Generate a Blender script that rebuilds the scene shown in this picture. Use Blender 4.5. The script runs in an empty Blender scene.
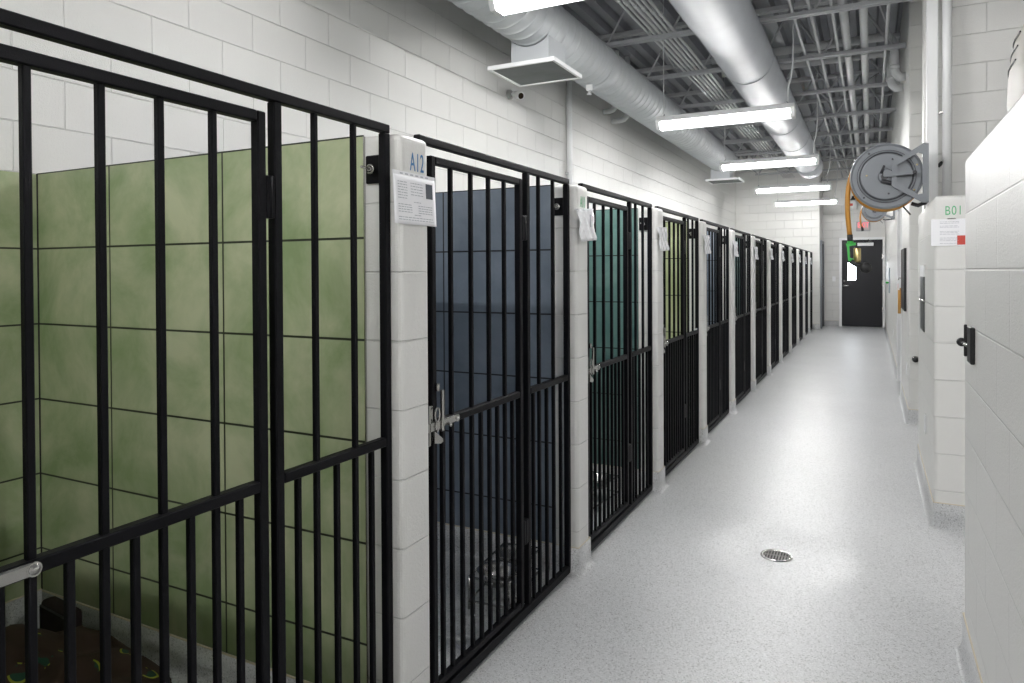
import bpy, bmesh, math, random
from mathutils import Vector, Matrix
C = bpy.context.scene.collection
random.seed(7)
PI = math.pi

# ------------------------------------------------------------------ mesh helpers
def bx(bm, x0, x1, y0, y1, z0, z1, bev=0.0, seg=1):
    vs = [bm.verts.new((x, y, z)) for z in (z0, z1) for y in (y0, y1) for x in (x0, x1)]
    fs = [bm.faces.new([vs[i] for i in q]) for q in
          ((0, 2, 3, 1), (4, 5, 7, 6), (0, 1, 5, 4), (2, 6, 7, 3), (0, 4, 6, 2), (1, 3, 7, 5))]
    if bev:
        es = list({e for f in fs for e in f.edges})
        bmesh.ops.bevel(bm, geom=es, offset=bev, segments=seg, affect='EDGES', profile=0.5)

def frame_of(d):
    d = d.normalized()
    a = Vector((0, 0, 1)) if abs(d.z) < .9 else Vector((1, 0, 0))
    u = d.cross(a).normalized()
    return u, d.cross(u).normalized()

def tube(bm, pts, r, n=12, cap=True, flat=None):
    pts = [Vector(p) for p in pts]
    rr = r if isinstance(r, (list, tuple)) else [r] * len(pts)
    rings = []
    u = None
    for i, p in enumerate(pts):
        t = (pts[min(i + 1, len(pts) - 1)] - pts[max(i - 1, 0)]).normalized()
        if u is None:
            u, v = frame_of(t)
        else:
            u = (u - t * u.dot(t)).normalized()
            v = t.cross(u)
        rings.append([bm.verts.new(p + (u * math.cos(2 * PI * k / n) + v * math.sin(2 * PI * k / n)) * rr[i]) for k in range(n)])
    for a, b in zip(rings, rings[1:]):
        for k in range(n):
            f = bm.faces.new((a[k], a[(k + 1) % n], b[(k + 1) % n], b[k])); f.smooth = n > 6
    if cap:
        bm.faces.new(rings[0][::-1]); bm.faces.new(rings[-1])

def lathe(bm, origin, axis, prof, n=32, a0=0.0):
    """prof = [(along, radius)] revolved about axis through origin"""
    o = Vector(origin); ax = Vector(axis).normalized(); u, v = frame_of(ax)
    rings = []
    for h, r in prof:
        if r < 1e-6:
            rings.append([bm.verts.new(o + ax * h)])
        else:
            rings.append([bm.verts.new(o + ax * h + (u * math.cos(2 * PI * k / n + a0) + v * math.sin(2 * PI * k / n + a0)) * r) for k in range(n)])
    for a, b in zip(rings, rings[1:]):
        for k in range(n):
            k2 = (k + 1) % n
            if len(a) == 1 and len(b) == 1: continue
            if len(a) == 1: f = bm.faces.new((a[0], b[k2], b[k]))
            elif len(b) == 1: f = bm.faces.new((a[k], a[k2], b[0]))
            else: f = bm.faces.new((a[k], a[k2], b[k2], b[k]))
            f.smooth = True

def prism(bm, poly, plane, a, b, holes=()):
    """poly in 2D, extruded from a to b along the axis missing from plane ('xz','yz','xy')"""
    def P(p, t):
        if plane == 'xz': return (p[0], t, p[1])
        if plane == 'yz': return (t, p[0], p[1])
        return (p[0], p[1], t)
    if not holes:
        A = [bm.verts.new(P(p, a)) for p in poly]; B = [bm.verts.new(P(p, b)) for p in poly]
        bm.faces.new(A[::-1]); bm.faces.new(B)
        for i in range(len(poly)):
            j = (i + 1) % len(poly); bm.faces.new((A[i], A[j], B[j], B[i]))
    else:   # one hole with the same vertex count: a bridged ring
        h = holes[0]; n = len(poly)
        R = [[bm.verts.new(P(p, t)) for p in q] for t in (a, b) for q in (poly, h)]
        for i in range(n):
            j = (i + 1) % n
            bm.faces.new((R[0][i], R[0][j], R[1][j], R[1][i])); bm.faces.new((R[2][i], R[3][i], R[3][j], R[2][j]))
            bm.faces.new((R[0][i], R[2][i], R[2][j], R[0][j])); bm.faces.new((R[1][i], R[1][j], R[3][j], R[3][i]))

def arc(cx, cz, r, a0, a1, n):
    return [(cx + r * math.cos(a0 + (a1 - a0) * i / n), cz + r * math.sin(a0 + (a1 - a0) * i / n)) for i in range(n + 1)]

def obj(name, bm, mat, parent=None, loc=None, recalc=True):
    if recalc: bmesh.ops.recalc_face_normals(bm, faces=bm.faces)
    me = bpy.data.meshes.new(name); bm.to_mesh(me); bm.free()
    for m in (mat if isinstance(mat, list) else [mat]): me.materials.append(m)
    o = bpy.data.objects.new(name, me); C.objects.link(o)
    if parent: o.parent = parent
    if loc: o.location = loc
    return o

def mk(name, mat, parent, fn, *a, **k):
    bm = bmesh.new(); fn(bm, *a, **k); return obj(name, bm, mat, parent)

def mbox(name, mat, parent, *d, bev=0.0, seg=1):
    bm = bmesh.new(); bx(bm, *d, bev=bev, seg=seg); return obj(name, bm, mat, parent)

def tag(o, label, cat, group=None):
    o['label'] = label; o['category'] = cat
    if group: o['group'] = group
    return o

def thing(name, label, cat, loc=(0, 0, 0), group=None):
    o = bpy.data.objects.new(name, None); C.objects.link(o); o.location = loc
    o.empty_display_size = .1
    return tag(o, label, cat, group)

def struct(o):
    o['kind'] = 'structure'; return o

def sbox(name, mat, *d, bev=0.0, seg=1):
    return struct(mbox(name, mat, None, *d, bev=bev, seg=seg))

def kids(o): return [c for c in C.objects if c.parent == o]

def dup(root, loc, label, group=None):
    r = root.copy(); C.objects.link(r); r.location = loc; r['label'] = label
    if group: r['group'] = group
    for ch in KID[root.name]:
        c = ch.copy(); C.objects.link(c); c.parent = r
        for g in KID.get(ch.name, []):
            d = g.copy(); C.objects.link(d); d.parent = c
    return r
KID = {}
def remember(root):
    KID[root.name] = kids(root)
    for c in KID[root.name]: KID[c.name] = kids(c)

ORD = ['first', 'second', 'third', 'fourth', 'fifth', 'sixth', 'seventh', 'eighth', 'ninth', 'tenth', 'eleventh', 'twelfth', 'thirteenth']

# ------------------------------------------------------------------ materials
def nmat(name):
    m = bpy.data.materials.new(name); m.use_nodes = True
    nt = m.node_tree; b = nt.nodes['Principled BSDF']
    return m, nt, b

def N(nt, t, **kw):
    n = nt.nodes.new(t)
    for k, v in kw.items():
        if k in n.inputs: n.inputs[k].default_value = v
        else: setattr(n, k, v)
    return n

def plain(name, col, rough=.5, metal=0.0, noise=0.0, bump=0.0, bscale=200.0, spec=.5, coat=0.0):
    m, nt, b = nmat(name)
    b.inputs['Base Color'].default_value = (*col, 1); b.inputs['Roughness'].default_value = rough
    b.inputs['Metallic'].default_value = metal; b.inputs['Specular IOR Level'].default_value = spec
    b.inputs['Coat Weight'].default_value = coat
    g = N(nt, 'ShaderNodeNewGeometry')
    if noise:
        t = N(nt, 'ShaderNodeTexNoise', Scale=6.0, Detail=4.0)
        nt.links.new(g.outputs['Position'], t.inputs['Vector'])
        mx = N(nt, 'ShaderNodeMix', data_type='RGBA')
        mx.inputs[6].default_value = (*[c * (1 - noise) for c in col], 1)
        mx.inputs[7].default_value = (*[min(1, c * (1 + noise)) for c in col], 1)
        nt.links.new(t.outputs['Fac'], mx.inputs[0]); nt.links.new(mx.outputs[2], b.inputs['Base Color'])
    if bump:
        t = N(nt, 'ShaderNodeTexNoise', Scale=bscale, Detail=2.0)
        nt.links.new(g.outputs['Position'], t.inputs['Vector'])
        bp = N(nt, 'ShaderNodeBump', Strength=bump, Distance=.002)
        nt.links.new(t.outputs['Fac'], bp.inputs['Height']); nt.links.new(bp.outputs[0], b.inputs['Normal'])
    return m

def glow(name, col, strength):
    m, nt, b = nmat(name)
    b.inputs['Base Color'].default_value = (*col, 1)
    b.inputs['Emission Color'].default_value = (*col, 1); b.inputs['Emission Strength'].default_value = strength
    return m

def world_uv(nt, pu=0.0, pv=0.0):
    """(along the wall, height) from world position and the face's own direction"""
    g = N(nt, 'ShaderNodeNewGeometry')
    sp = N(nt, 'ShaderNodeSeparateXYZ'); nt.links.new(g.outputs['Position'], sp.inputs[0])
    sn = N(nt, 'ShaderNodeSeparateXYZ'); nt.links.new(g.outputs['True Normal'], sn.inputs[0])
    ab = N(nt, 'ShaderNodeMath', operation='ABSOLUTE'); nt.links.new(sn.outputs['X'], ab.inputs[0])
    gt = N(nt, 'ShaderNodeMath', operation='GREATER_THAN'); nt.links.new(ab.outputs[0], gt.inputs[0]); gt.inputs[1].default_value = .6
    mx = N(nt, 'ShaderNodeMix', data_type='FLOAT')
    nt.links.new(gt.outputs[0], mx.inputs[0]); nt.links.new(sp.outputs['X'], mx.inputs[2]); nt.links.new(sp.outputs['Y'], mx.inputs[3])
    a1 = N(nt, 'ShaderNodeMath', operation='ADD'); nt.links.new(mx.outputs[0], a1.inputs[0]); a1.inputs[1].default_value = pu
    a2 = N(nt, 'ShaderNodeMath', operation='ADD'); nt.links.new(sp.outputs['Z'], a2.inputs[0]); a2.inputs[1].default_value = pv
    cb = N(nt, 'ShaderNodeCombineXYZ'); nt.links.new(a1.outputs[0], cb.inputs[0]); nt.links.new(a2.outputs[0], cb.inputs[1])
    return g, cb

def block_mat(name, col=(.735, .73, .71), pu=0.0, rough=.42, joint=.915, bw=.4064):
    m, nt, b = nmat(name)
    g, uv = world_uv(nt, pu + 40.64, 20.32)
    br = N(nt, 'ShaderNodeTexBrick', offset=.5, offset_frequency=2, squash=1.0)
    for k, v in (('Scale', 1.0), ('Mortar Size', .0035), ('Mortar Smooth', .6), ('Bias', 0.0), ('Brick Width', bw), ('Row Height', .2032)):
        br.inputs[k].default_value = v
    br.inputs['Color1'].default_value = (*col, 1); br.inputs['Color2'].default_value = (*[c * .985 for c in col], 1)
    br.inputs['Mortar'].default_value = (*[c * joint for c in col], 1)
    nt.links.new(uv.outputs[0], br.inputs['Vector']); nt.links.new(br.outputs['Color'], b.inputs['Base Color'])
    t = N(nt, 'ShaderNodeTexNoise', Scale=170.0, Detail=3.0, Roughness=.6); nt.links.new(g.outputs['Position'], t.inputs['Vector'])
    v = N(nt, 'ShaderNodeTexNoise', Scale=70.0, Detail=2.0); nt.links.new(g.outputs['Position'], v.inputs['Vector'])
    b1 = N(nt, 'ShaderNodeBump', Strength=.8, Distance=.002); nt.links.new(t.outputs['Fac'], b1.inputs['Height'])
    b2 = N(nt, 'ShaderNodeBump', Strength=.2, Distance=.004); nt.links.new(v.outputs['Fac'], b2.inputs['Height']); nt.links.new(b1.outputs[0], b2.inputs['Normal'])
    b3 = N(nt, 'ShaderNodeBump', Strength=.95, Distance=.006, invert=True); nt.links.new(br.outputs['Fac'], b3.inputs['Height']); nt.links.new(b2.outputs[0], b3.inputs['Normal'])
    nt.links.new(b3.outputs[0], b.inputs['Normal']); b.inputs['Roughness'].default_value = rough
    return m

def tile_mat(name, c1, c2, pu):
    m, nt, b = nmat(name)
    g, uv = world_uv(nt, pu, 3.05)
    br = N(nt, 'ShaderNodeTexBrick', offset=0.0, offset_frequency=2, squash=1.0)
    for k, v in (('Scale', 1.0), ('Mortar Size', .0038), ('Mortar Smooth', .1), ('Brick Width', .607), ('Row Height', .305)):
        br.inputs[k].default_value = v
    t = N(nt, 'ShaderNodeTexNoise', Scale=3.2, Detail=5.0, Roughness=.62, Distortion=.4); nt.links.new(g.outputs['Position'], t.inputs['Vector'])
    rp = N(nt, 'ShaderNodeValToRGB'); rp.color_ramp.elements[0].position = .36; rp.color_ramp.elements[1].position = .66
    rp.color_ramp.elements[0].color = (*c1, 1); rp.color_ramp.elements[1].color = (*c2, 1)
    nt.links.new(t.outputs['Fac'], rp.inputs[0])
    nt.links.new(rp.outputs[0], br.inputs['Color1']); nt.links.new(rp.outputs[0], br.inputs['Color2'])
    br.inputs['Mortar'].default_value = (*[c * .07 for c in c1], 1)
    nt.links.new(uv.outputs[0], br.inputs['Vector']); nt.links.new(br.outputs['Color'], b.inputs['Base Color'])
    bp = N(nt, 'ShaderNodeBump', Strength=.6, Distance=.002, invert=True); nt.links.new(br.outputs['Fac'], bp.inputs['Height'])
    nt.links.new(bp.outputs[0], b.inputs['Normal']); b.inputs['Roughness'].default_value = .38
    return m

def floor_mat(name, base=(.575, .58, .588), rough=.37, wet=True):
    m, nt, b = nmat(name)
    g = N(nt, 'ShaderNodeNewGeometry')
    v = N(nt, 'ShaderNodeTexVoronoi', Scale=240.0); nt.links.new(g.outputs['Position'], v.inputs['Vector'])
    sc = N(nt, 'ShaderNodeSeparateColor'); nt.links.new(v.outputs['Color'], sc.inputs[0])
    r1 = N(nt, 'ShaderNodeValToRGB'); e = r1.color_ramp; e.interpolation = 'CONSTANT'
    e.elements[0].position = 0; e.elements[0].color = (*[c * .60 for c in base], 1)
    e.elements[1].position = .09; e.elements[1].color = (*[c * .88 for c in base], 1)
    for p, f in ((.26, 1.0), (.66, 1.07), (.88, 1.18)):
        k = e.elements.new(p); k.color = (*[min(1, c * f) for c in base], 1)
    nt.links.new(sc.outputs[0], r1.inputs[0])
    t = N(nt, 'ShaderNodeTexNoise', Scale=1.1, Detail=4.0); nt.links.new(g.outputs['Position'], t.inputs['Vector'])
    mx = N(nt, 'ShaderNodeMix', data_type='RGBA', blend_type='MULTIPLY'); mx.inputs[0].default_value = 1
    mr = N(nt, 'ShaderNodeMapRange'); mr.inputs[3].default_value = .9; mr.inputs[4].default_value = 1.08
    nt.links.new(t.outputs['Fac'], mr.inputs[0]); nt.links.new(r1.outputs[0], mx.inputs[6]); nt.links.new(mr.outputs[0], mx.inputs[7])
    nt.links.new(mx.outputs[2], b.inputs['Base Color'])
    t2 = N(nt, 'ShaderNodeTexNoise', Scale=95.0, Detail=3.0); nt.links.new(g.outputs['Position'], t2.inputs['Vector'])
    b1 = N(nt, 'ShaderNodeBump', Strength=.36, Distance=.003); nt.links.new(t2.outputs['Fac'], b1.inputs['Height'])
    t3 = N(nt, 'ShaderNodeTexNoise', Scale=7.0, Detail=2.0); nt.links.new(g.outputs['Position'], t3.inputs['Vector'])
    b2 = N(nt, 'ShaderNodeBump', Strength=.12, Distance=.01); nt.links.new(t3.outputs['Fac'], b2.inputs['Height']); nt.links.new(b1.outputs[0], b2.inputs['Normal'])
    nt.links.new(b2.outputs[0], b.inputs['Normal']); b.inputs['Roughness'].default_value = rough
    return m

BLOCK = block_mat('painted block', pu=.05)
BLOCKR = block_mat('painted block right', pu=-.30)
BLOCKP = block_mat('painted block pier', bw=400.0, pu=90.0)
FLOOR = floor_mat('speckled epoxy floor')
COVE = floor_mat('speckled epoxy cove', rough=.4)
TRIM = plain('cove trim line', (.62, .55, .42), .4)
BLACK = plain('black powder coat', (.0036, .0036, .0052), .5, bump=.25, bscale=420, spec=.13)
STEEL = plain('stainless steel', (.45, .445, .43), .26, 1.0, noise=.15)
GALV = plain('painted duct grey', (.56, .58, .60), .6, 0, noise=.06, spec=.25)
DUCT2 = plain('smooth duct grey', (.47, .49, .53), .55, 0, spec=.25, noise=.08, bump=.35, bscale=9)
CEIL = plain('painted steel deck', (.31, .32, .35), .55, noise=.08)
JOIST = plain('painted joist steel', (.47, .48, .50), .5, noise=.08)
PIPE = plain('painted pipe', (.60, .61, .62), .4)
WHITE = plain('white enamel', (.88, .885, .89), .36)
HOUS = plain('fixture housing', (.74, .75, .76), .4)
DARK = plain('dark void', (.01, .01, .01), .8)
GRILLE = plain('dusty grille', (.16, .17, .175), .6, noise=.3)
DOORM = plain('charcoal door paint', (.016, .016, .020), .5, bump=.1, bscale=300, spec=.3)
PAPER = plain('sheet paper', (.90, .90, .93), .5)
SLEEVE = plain('clear plastic sleeve', (.92, .92, .95), .25, bump=.6, bscale=38, coat=.6)
INK = plain('grey print', (.45, .46, .50), .6)
INKD = plain('dark print', (.08, .09, .11), .6)
REDINK = plain('red print', (.62, .07, .05), .5)
BLUEP = plain('blue stencil paint', (.05, .20, .45), .5)
GREENP = plain('green stencil paint', (.10, .45, .20), .5)
HOSE = plain('yellow hose rubber', (.45, .20, .018), .42, bump=.2, bscale=60)
REELM = plain('grey reel enamel', (.175, .187, .205), .4, .15, noise=.05)
REELD = plain('dark reel gap', (.03, .03, .035), .5)
BRASS = plain('brass', (.55, .45, .22), .3, 1.0)
GREENPL = plain('green plastic', (.04, .42, .06), .4)
RUBBER = plain('black rubber', (.012, .012, .013), .5)
BEIGE = plain('beige plastic', (.42, .395, .355), .5, noise=.05)
ORANGE = plain('orange wood', (.55, .29, .07), .5)
LENS = glow('lit lamp tube', (1.0, .995, .985), 400.0)
def clear_lens():
    m, nt, b = nmat('lit clear lens'); nt.nodes.remove(b)
    tr = N(nt, 'ShaderNodeBsdfTransparent'); em = N(nt, 'ShaderNodeEmission', Strength=5.0); mx = N(nt, 'ShaderNodeMixShader'); mx.inputs[0].default_value = .3
    nt.links.new(tr.outputs[0], mx.inputs[1]); nt.links.new(em.outputs[0], mx.inputs[2]); nt.links.new(mx.outputs[0], nt.nodes['Material Output'].inputs[0])
    return m
CLEAR = clear_lens()
DAY = glow('daylight pane', (.86, .92, 1.0), 16.0)
EXITR = glow('lit red letters', (1.0, .12, .16), 1.1)
REDPL = plain('red plastic', (.35, .05, .03), .4)

TILES = {'green': tile_mat('green tile', (.25, .325, .165), (.49, .52, .345), 1.337 + 12.14),
         'blue': tile_mat('blue tile', (.155, .19, .235), (.225, .265, .32), 1.337 + 12.14),
         'teal': tile_mat('teal tile', (.07, .15, .138), (.14, .24, .218), 1.337 + 12.14),
         'lime': tile_mat('lime tile', (.38, .43, .24), (.52, .56, .36), 1.337 + 12.14)}
SEQ = ['green', 'blue', 'teal', 'lime', 'blue', 'teal', 'green', 'blue', 'teal', 'green', 'blue', 'teal', 'green']
TNAME = {'green': 'green', 'blue': 'slate blue', 'teal': 'teal', 'lime': 'lime green'}

# ------------------------------------------------------------------ layout numbers (metres)
XL, XG, XP = -3.03, -1.25, -1.215          # left wall, gate front, pier front
XR = .31                                   # right wall face
E0, PITCH = 1.664, 1.383                   # end of the first gate; kennel pitch
TH = .150                                  # divider thickness
HB = 1.8288                                # nine courses
YEND, YDOOR, YB = 18.27, 19.6, -3.0
ZC = 4.22
ES = [1.664, 3.034, 4.418, 5.785, 7.155, 8.56, 9.98, 11.39, 12.82, 14.22, 15.6, 16.95, 18.27]
E = lambda k: ES[k] if k >= 0 else .281

# ------------------------------------------------------------------ floor
DX, DY = -.423, 3.735
def axis(lo, hi, a, b, coarse, fine):
    v = []; x = lo
    while x < hi - 1e-6:
        v.append(x); x += fine if a - 1e-6 <= x < b else coarse
        if v[-1] < a < x: x = a
    v.append(hi); return v
bm = bmesh.new()
xs = axis(-3.3, 2.4, DX - .5, DX + .5, .35, .02); ys = axis(YB - .2, YDOOR + .3, DY - .5, DY + .5, .6, .02)
def fz(x, y):
    d = math.hypot(x - DX, y - DY)
    if d > .42: return 0.0
    t = min(1, max(0, (.42 - d) / .30)); t = t * t * (3 - 2 * t)
    return -.017 * t
gv = [[bm.verts.new((x, y, fz(x, y))) for x in xs] for y in ys]
for j in range(len(ys) - 1):
    for i in range(len(xs) - 1):
        cx, cy = (xs[i] + xs[i + 1]) / 2, (ys[j] + ys[j + 1]) / 2
        f = bm.faces.new((gv[j][i], gv[j][i + 1], gv[j + 1][i + 1], gv[j + 1][i])); f.smooth = True
floor = struct(obj('floor', bm, FLOOR))

# floor drain
dr = thing('floor_drain', 'round slotted metal drain set in a shallow dip of the grey floor', 'drain', (DX, DY, -.0168))
bm = bmesh.new(); lathe(bm, (0, 0, 0), (0, 0, 1), [(0, .062), (.003, .064), (.0045, .068), (.0045, .074), (0, .077)], 40); obj('rim', bm, STEEL, dr)
bm = bmesh.new(); lathe(bm, (0, 0, 0), (0, 0, 1), [(.0006, 0), (.0006, .064)], 40); obj('sump', bm, DARK, dr)
bm = bmesh.new()
for i in range(-4, 5):
    x = i * .0138; h = math.sqrt(max(0, .064 ** 2 - x * x)) - .001
    bx(bm, x - .0030, x + .0030, -h, h, .001, .0042)
bx(bm, -.062, .062, -.004, .004, .001, .0042)
obj('grate', bm, plain('worn drain steel', (.16, .155, .15), .5, .6), dr)

# ------------------------------------------------------------------ walls
sbox('wall_left', BLOCK, XL - .2, XL, YB, YDOOR, 0, ZC + .1)
sbox('wall_end', BLOCK, XL + .001, -1.09, YEND, YEND + .2, 0, ZC + .1, bev=.008)
sbox('wall_end_return', BLOCK, -1.29, -1.095, YEND + .2, YDOOR, 0, ZC + .1)
sbox('wall_door', BLOCK, -1.29, XR + .2, YDOOR, YDOOR + .2, 0, ZC + .1)
sbox('wall_rear', BLOCK, XL - .2, 2.4, YB - .2, YB, 0, ZC + .1)
sbox('wall_right_near', BLOCKR, XR, XR + .2, YB, 3.09, 0, HB + .012, bev=.03, seg=5)
sbox('wall_right_far_side', BLOCKR, 2.2, 2.4, YB, 5.96, 0, ZC + .1)
sbox('wall_right_cross', BLOCKR, XR + .025, 2.2, 5.77, 5.96, 0, ZC + .1, bev=.012, seg=2)
sbox('wall_right_recess', BLOCKR, .95, 1.1, 5.96, 7.4, 0, ZC + .1)
bm = bmesh.new()                                # low L shaped block wall with the B01 end
prism(bm, [(XR, 4.5), (2.2, 4.5), (2.2, 4.7), (XR + .2, 4.7), (XR + .2, 5.94), (XR, 5.94)], 'xy', 0, HB)
w = struct(obj('wall_right_low', bm, BLOCKR))
md = w.modifiers.new('round', 'BEVEL'); md.width = .022; md.segments = 4; md.limit_method = 'ANGLE'
sbox('wall_right_block', BLOCKR, XR, 1.1, 7.4, 9.02, 0, ZC + .1, bev=.015, seg=3)
sbox('wall_right_header', BLOCKR, XR + .001, XR + .2, 9.02, 10.32, 2.25, ZC + .1)
sbox('wall_right_back', BLOCKR, XR, XR + .25, 10.32, YDOOR, 0, ZC + .1)

# speckled cove base: a coved strip along a wall foot
def cove(name, p0, p1, out, h=.135, parent=None, foot=.022):
    p0, p1, out = Vector((*p0, 0)), Vector((*p1, 0)), Vector((*out, 0)).normalized()
    bm = bmesh.new(); prof = [(0, h), (.004, h), (.005, .05), (.007, .03), (.012, .013), (foot, .003), (foot + .008, .0005)]
    rows = [[bm.verts.new(p + out * a + Vector((0, 0, z))) for a, z in prof] for p in (p0, p1)]
    for i in range(len(prof) - 1):
        f = bm.faces.new((rows[0][i], rows[0][i + 1], rows[1][i + 1], rows[1][i])); f.smooth = True
    for rw in rows:
        bm.faces.new(rw + [bm.verts.new((rw[-1].co.x - out.x * (foot + .008), rw[-1].co.y - out.y * (foot + .008), 0))])
    o = obj(name, bm, COVE, parent, recalc=True)
    bm = bmesh.new(); d = (p1 - p0).normalized()
    q = [p0 + out * .0015, p1 + out * .0015]
    tube(bm, [(v.x, v.y, h) for v in q], .0035, 6)
    obj('trim_line', bm, TRIM, o)
    if parent is None: struct(o)
    return o
cove('baseboard_right_near', (XR, YB), (XR, 3.09), (-1, 0))
cove('baseboard_right_near_end', (XR, 3.09), (XR + .2, 3.09), (0, 1))
cove('baseboard_right_low', (XR, 4.5), (XR, 5.94), (-1, 0))
cove('baseboard_right_low_end', (XR, 4.5), (2.2, 4.5), (0, -1))
cove('baseboard_right_block', (XR, 7.4), (XR, 8.98), (-1, 0))
cove('baseboard_right_block_end', (XR, 7.4), (.95, 7.4), (0, -1))
cove('baseboard_right_back', (XR, 10.36), (XR, YDOOR), (-1, 0))
cove('baseboard_door', (-1.095, YDOOR), (-.73, YDOOR), (0, -1))
cove('baseboard_end', (XG, YEND), (-1.09, YEND), (0, -1))
cove('baseboard_left', (XL + .012, .3), (XL + .012, YEND), (1, 0))

def pier_cove(parent, y0, y1, h=.13):
    bm = bmesh.new(); prof = [(0, h), (.004, h), (.005, .05), (.007, .03), (.012, .013), (.022, .003), (.030, .0005)]
    path = [(-1.352, y0, 0, -1), (XP, y0, 1, -1), (XP, y1, 1, 1), (-1.352, y1, 0, 1)]
    rows = [[bm.verts.new((x + ox * a, y + oy * a, z)) for a, z in prof] for x, y, ox, oy in path]
    for a, b in zip(rows, rows[1:]):
        for i in range(len(prof) - 1): bm.faces.new((a[i], a[i + 1], b[i + 1], b[i])).smooth = True
    c = obj('cove_base', bm, COVE, parent)
    bm = bmesh.new(); tube(bm, [(x + ox * .002, y + oy * .002, h) for x, y, ox, oy in path], .003, 6); obj('trim_line', bm, TRIM, c)

# ------------------------------------------------------------------ kennel dividers (block walls with tile panels)
def panel_text(body, mat, parent, size, loc, rot, sx=1.0, name='stencil_number'):
    cu = bpy.data.curves.new('t', 'FONT'); cu.body = body; cu.size = size; cu.extrude = .0004; cu.space_character = 1.12
    cu.align_x = 'CENTER'; cu.align_y = 'BOTTOM'
    t = bpy.data.objects.new('t', cu); C.objects.link(t)
    bpy.context.view_layer.update()
    me = bpy.data.meshes.new_from_object(t.evaluated_get(bpy.context.evaluated_depsgraph_get()))
    bpy.data.objects.remove(t); bpy.data.curves.remove(cu)
    me.materials.clear(); me.materials.append(mat); me.name = name
    o = bpy.data.objects.new(name, me); C.objects.link(o); o.parent = parent
    o.location = loc; o.rotation_euler = rot; o.scale = (sx, 1, 1)
    return o

RY = (PI / 2, 0, PI / 2)     # text standing on a plane that faces +X
proto_div = None
for k in range(-1, 12):
    y0 = E(k); y1 = y0 + (TH if k >= 0 else .126)
    bm = bmesh.new(); bx(bm, XL, XP, y0, y1, 0, HB)
    d = struct(obj('wall_divider', bm, BLOCKP))
    md = d.modifiers.new('round', 'BEVEL'); md.width = .02; md.segments = 4; md.limit_method = 'ANGLE'
    near = SEQ[k] if k >= 0 else None
    if near:
        mbox('tile_panel', TILES[near], d, XL + .012, -1.346, y0 - .006, y0 - .0005, .135, 1.8315)
        mbox('corner_joint', DARK, d, XL + .012, XL + .019, y0 - .0085, y0 - .006, .135, 1.829)
        mbox('panel_edge', STEEL, d, -1.3458, -1.342, y0 - .0065, y0 - .0005, .135, HB - .002)
    mbox('tile_panel', TILES[SEQ[k + 1]], d, XL + .012, -1.346, y1 + .0005, y1 + .012, .135, HB - .002)
    # back wall tiles of the kennel beyond
    yb1 = E(k + 1)
    bt = struct(mbox('wall_tile_back', TILES[SEQ[k + 1]], None, XL + .0005, XL + .012, y1, yb1 if k < 11 else YEND, .135, HB - .002))
    if near: cove('cove_base', (XL + .02, y0 - .006), (-1.36, y0 - .006), (0, -1), h=.13, parent=d)
    pier_cove(d, y0, y1)
    if k == 0: panel_text('A12', BLUEP, d, .078, (XP + .0006, y0 + .084, 1.709), RY, .52)
    if k == 1: panel_text('A11', GREENP, d, .075, (XP + .0006, y0 + .075, 1.71), RY, .5)

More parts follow.
